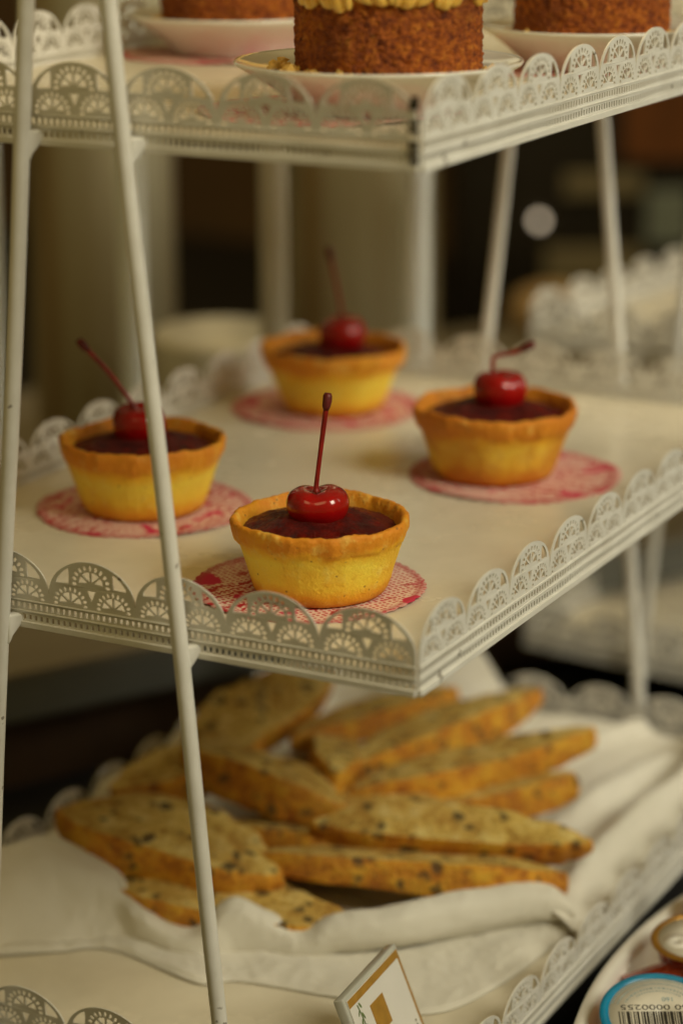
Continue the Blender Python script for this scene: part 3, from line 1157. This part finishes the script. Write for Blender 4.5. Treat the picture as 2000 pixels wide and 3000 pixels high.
V, F = tube(bez([(.62, -.45, -.055), (.72, -1.2, -.055), (.66, -2.0, -.055), (.78, -3.0, -.055), (.70, -4.2, -.055)], 24), [.03] * 25, 6)
rnd = random.Random(3)
for k in range(17):
    y_ = -.55 - k * .22
    sg = -1 if k % 2 else 1
    c = Vector((.70 + sg * .13, y_, -.053))
    a = math.radians(90 + sg * rnd.uniform(20, 60))
    l_, w_ = rnd.uniform(.10, .20), rnd.uniform(.05, .09)
    vs = [c + Vector((math.cos(a) * l_ * math.cos(t_) - math.sin(a) * w_ * math.sin(t_), math.sin(a) * l_ * math.cos(t_) + math.cos(a) * w_ * math.sin(t_), 0)) for t_ in [i * math.pi / 4 for i in range(8)]]
    V, F = join((V, F), (vs, [list(range(8))]))
obj("vine_print", V, F, M['vine'], cp, smooth=False)
tv, tf = text_mesh("Cantucci", .98)
wid = max(v.x for v in tv)
tv = [Vector((v.x * 3.6 / wid + .95, v.y - 3.55, v.z - .053)) for v in tv]
obj("lettering", tv, tf, M['ink'], cp, smooth=False)

# ------------------------------------------------------------------ oval dish with jam cups
seg = 120
dish_prof = [(0, .55), (.55, .55), (.80, .75), (.90, 2.6), (.925, 4.8), (.94, 5.35), (.965, 5.5), (.99, 5.42), (1.0, 5.1), (.985, 4.4), (.93, 2.0), (.80, .25), (.74, 0), (0, 0)]
V, F = [], []
n_ = len(dish_prof)
for j in range(seg):
    a = 2 * math.pi * j / seg
    for r_, z_ in dish_prof:
        V.append((10.2 * r_ * math.cos(a), 18.2 * r_ * math.sin(a), z_))
for j in range(seg):
    k = (j + 1) % seg
    for i in range(n_ - 1):
        F.append([j * n_ + i, k * n_ + i, k * n_ + i + 1, j * n_ + i + 1])
o = obj("oval_dish", V, F, M['porcelain'], None, (11.7, 17, -22.5))
tag(o, "deep white oval dish of jam portions at the lower right", "dish")


def disc(r0, r1, z0, z1, seg=64):
    if r0 <= 0:
        return lathe([(0.0001, z0), (r1, z0), (r1, z1), (0.0001, z1)], seg, close=True)
    return lathe([(r0, z0), (r1, z0), (r1, z1), (r0, z1)], seg, close=True)


def cup(label, c, tiltx, tilty, rotz, r, lid_ring, body_mat, h=2.4):
    root = thing("jam_portion_cup", label, "jam cup", (0, 0, 0), 0, "jam portions in the dish")
    mm = Matrix.Translation(Vector(c) * S) @ Matrix.Rotation(tilty, 4, Vector(A_)) @ Matrix.Rotation(tiltx, 4, Vector(R_)) @ Matrix.Rotation(rotz, 4, 'Z')
    root.matrix_world = mm
    prof = [(0, -h), (r * .66, -h), (r * .72, -h + .08), (r * .90, -.25), (r * .93, -.1), (r * .99, -.06), (r * .99, -.01)]

    def fn(p, a, i):
        k = 1 + .012 * math.cos(a * 18) * (0 < i < 5)
        return Vector((p.x * k, p.y * k, p.z))
    obj("cup", *lathe(prof, 72, fn), body_mat, root)
    lid = obj("lid", *disc(0, r * .905, 0, .035), M['lidpaper'], root)
    ring = lathe([(r * .87, 0), (r * .87, .05), (r * .94, .07), (r, .05), (r * 1.02, .0), (r, -.05), (r * .90, -.03)], 72, None, True)
    obj("lid_ring", *ring, lid_ring, lid)
    return root, lid


U_YAW = math.atan2(R_.y, R_.x)
c1, lid1 = cup("blue rimmed jam cup with a barcode on its lid, nearest in the dish", (5.75, 10.9, -16.45), math.radians(15), 0, U_YAW, 2.45, M['blue'], M['amber'])
# barcode: bars run along the lid, digits stand upside down behind them
rnd = random.Random(11)
V, F = [], []
x = -1.72
while x < 1.75:
    w = rnd.choice((.028, .028, .05, .05, .09, .13))
    V, F = join((V, F), box(x, x + w, -.72, .20, .036, .040))
    x += w + rnd.choice((.035, .035, .05, .08))
obj("barcode", V, F, M['black'], lid1, smooth=False)
tv, tf = text_mesh("2060 0000255", .42, .002)
wid = max(v.x for v in tv)
tv = [Vector((1.75 - v.x * 3.35 / wid, .58 - v.y, v.z * -1 + .042)) for v in tv]
tf = [f[::-1] for f in tf]
# rotated by half a turn, so both axes flip and the letters stay unmirrored
obj("barcode_digits", tv, tf, M['black'], lid1, smooth=False)
tv, tf = text_mesh("160", .34, .002)
tv = [Vector((.62 - v.x, 1.02 - v.y, v.z * -1 + .042)) for v in tv]
obj("small_number", tv, [f[::-1] for f in tf], M['lidblue'], lid1, smooth=False)
V, F = [], []
for (rr, a0, a1, w, st) in ((1.98, 20, 160, .09, 3.2), (1.78, 20, 160, .09, 3.2), (1.52, 28, 152, .10, 7), (1.36, 50, 130, .07, 6)):
    a = a0
    while a < a1:
        b = a + st * rnd.uniform(.3, .8)
        pts = []
        for ang, q in ((a, rr), (b, rr), (b, rr + w), (a, rr + w)):
            pts.append((q * math.cos(math.radians(ang)), q * math.sin(math.radians(ang)), .0385))
        V, F = join((V, F), (pts, [[0, 1, 2, 3]]))
        a = b + st * .3
obj("small_print", V, F, M['lidgrey'], lid1, smooth=False)

c2, lid2 = cup("gold rimmed jam cup with a red printed lid behind the blue one", (5.15, 17.4, -16.0), math.radians(3), math.radians(-4), U_YAW + .4, 2.15, M['goldfoil'], M['redjam'], 3.0)
obj("white_patch", *disc(0, .62, .036, .042, 32), M['porcelain'], lid2, loc=(-1.05, .25, 0))
V, F = join(box(-.75, .9, -.62, -.12, .036, .041), box(-.2, 1.1, .25, .55, .036, .041))
obj("red_print", V, F, M['red'], lid2, smooth=False)
c3, lid3 = cup("gold rimmed jam cup farthest back, cut off by the right edge", (5.3, 21.9, -15.6), math.radians(30), 0, U_YAW, 2.0, M['goldfoil'], M['amber'])
c4, lid4 = cup("amber and red jam cup lying on its side against the dish wall", (5.1, 16.3, -18.1), 0, math.radians(78), U_YAW, 1.75, M['goldfoil'], M['redjam'], 2.7)
c5, lid5 = cup("dark amber jam cup sunk deepest, left of the blue rimmed one", (4.7, 12.8, -18.6), math.radians(10), math.radians(-30), U_YAW, 1.8, M['goldfoil'], M['amber'], 2.4)

# ------------------------------------------------------------------ background
# grey slab riser on which the steel urns and posts stand
e0, e1 = Vector((-38.74, 27.92, 0)), Vector((-30.55, 42.32, 0))
ed = (e1 - e0).normalized()
en = Vector((-ed.y, ed.x, 0))            # away from the stand
riser = thing("serving_riser", "long grey slab riser behind the stand, at the left", "riser", (e0.x, e0.y, -15.0), math.atan2(ed.y, ed.x))
obj("slab_top", *box(-70, 95, 0, 60, -.4, 0, .1), M['slabtop'], riser, smooth=False)
obj("slab_edge", *box(-69.9, 94.9, .12, 59.9, -2.9, -.42, .1), M['slab'], riser, smooth=False)
obj("dark_base", *box(-69, 94, 2.0, 58, -7.5, -2.92), M['wood'], riser, smooth=False)


for x, y, z0, mt, lab in [(-44.09, 35.95, -15.0, 'palepost', "pale upright post at the left edge, behind the left leg"),
                          (-37.02, 39.67, -15.0, 'palepost', "pale upright post partly hidden by the near white leg"),
                          (-31.93, 46.73, -15.0, 'post', "cream upright post left of the rearmost tart"),
                          (-22.97, 47.04, -22.5, 'palepost', "bright pale upright post right of the rearmost tart")]:
    root = thing("upright_post", lab, "post", (x, y, z0), 0, "upright posts behind the stand")
    hw = .80
    obj("shaft", *tube([(0, 0, .2), (0, 0, 20), (0, 0, 60)], [hw] * 3, 32), M[mt], root)
    obj("foot_plate", *box(-hw - .5, hw + .5, -1, 1, 0, .3, .08), M['steel'], root, rot=(0, 0, U_YAW), smooth=False)


def urn(label, x, y, r):
    root = thing("steel_urn", label, "urn", (x, y, -15.0), 0, "steel urns behind the stand")
    obj("body", *lathe([(0, .5), (r, .5), (r, 48), (r * .96, 49), (0, 49)], 72), M['steel'], root)
    obj("foot", *lathe([(0, 0), (r * 1.06, 0), (r * 1.06, .5), (r, .6), (0, .6)], 72), M['dark_machine'], root)
    obj("lid", *lathe([(0, 49.02), (r * 1.03, 49.02), (r * 1.03, 50), (r * .5, 52), (.6, 52.5), (.6, 54), (0, 54)], 72), M['dark_machine'], root)


urn("tall brushed steel urn at the left behind the two white legs", -54.46, 63.18, 4.9)
urn("tall brushed steel urn behind the rearmost tart", -40.29, 73.95, 5.29)

o = obj("white_bowl", *lathe([(0, 0), (2.6, 0), (3.2, .9), (3.9, 7.7), (4.3, 13.2), (4.1, 13.9), (3.5, 7.7), (0, 2.2)], 48), M['white_cup'], None, (-40.61, 55.14, -15.0))
tag(o, "blurred deep white bowl between the two steel urns", "bowl")

o = obj("pale_bun", *lathe([(0, 0), (2.4, 0), (3.3, .9), (3.2, 2.4), (2.4, 3.6), (1.0, 4.2), (0.01, 4.3)], 40, lambda q_, a_, i_: Vector((q_.x * 1.2, q_.y, q_.z))),
        M['bun'], None, (-47.0, 124.0, -15.0))
tag(o, "blurred pale bun on the riser, just right of the bright post", "bun")

# dark machine far behind at the right
mach = thing("drinks_machine", "dark blurred drinks machine with a light strip, at upper right", "machine", (-49.87, 145.24, -22.5), U_YAW)
obj("body", *box(-15, 28, 0, 25, 0, 75, .5), M['dark_machine'], mach, smooth=False)
for nm, x0, z0, x1, z1, mt in (("light_strip", -4.64, 16.48, 2.99, 18.69, 'panel'), ("bluish_panel", 3.39, 11.79, 7.64, 17.05, 'blueglass'),
                               ("wood_panel", .88, 19.91, 8.53, 28.41, 'redwood'), ("lower_panel", -6.37, 6.14, 3.1, 11.5, 'panel')):
    obj(nm, *box(x0, x1, -.6, .02, z0, z1, .2), M[mt], mach, smooth=False)
obj("glint_bead", *lathe([(0.001, .45), (.30, .38), (.45, 0), (.30, -.38), (.001, -.45)], 16), M['glint'], mach, (-6.97, -.55, 14.14))  # added glowing bead, drawn as the blurred highlight of a steel part
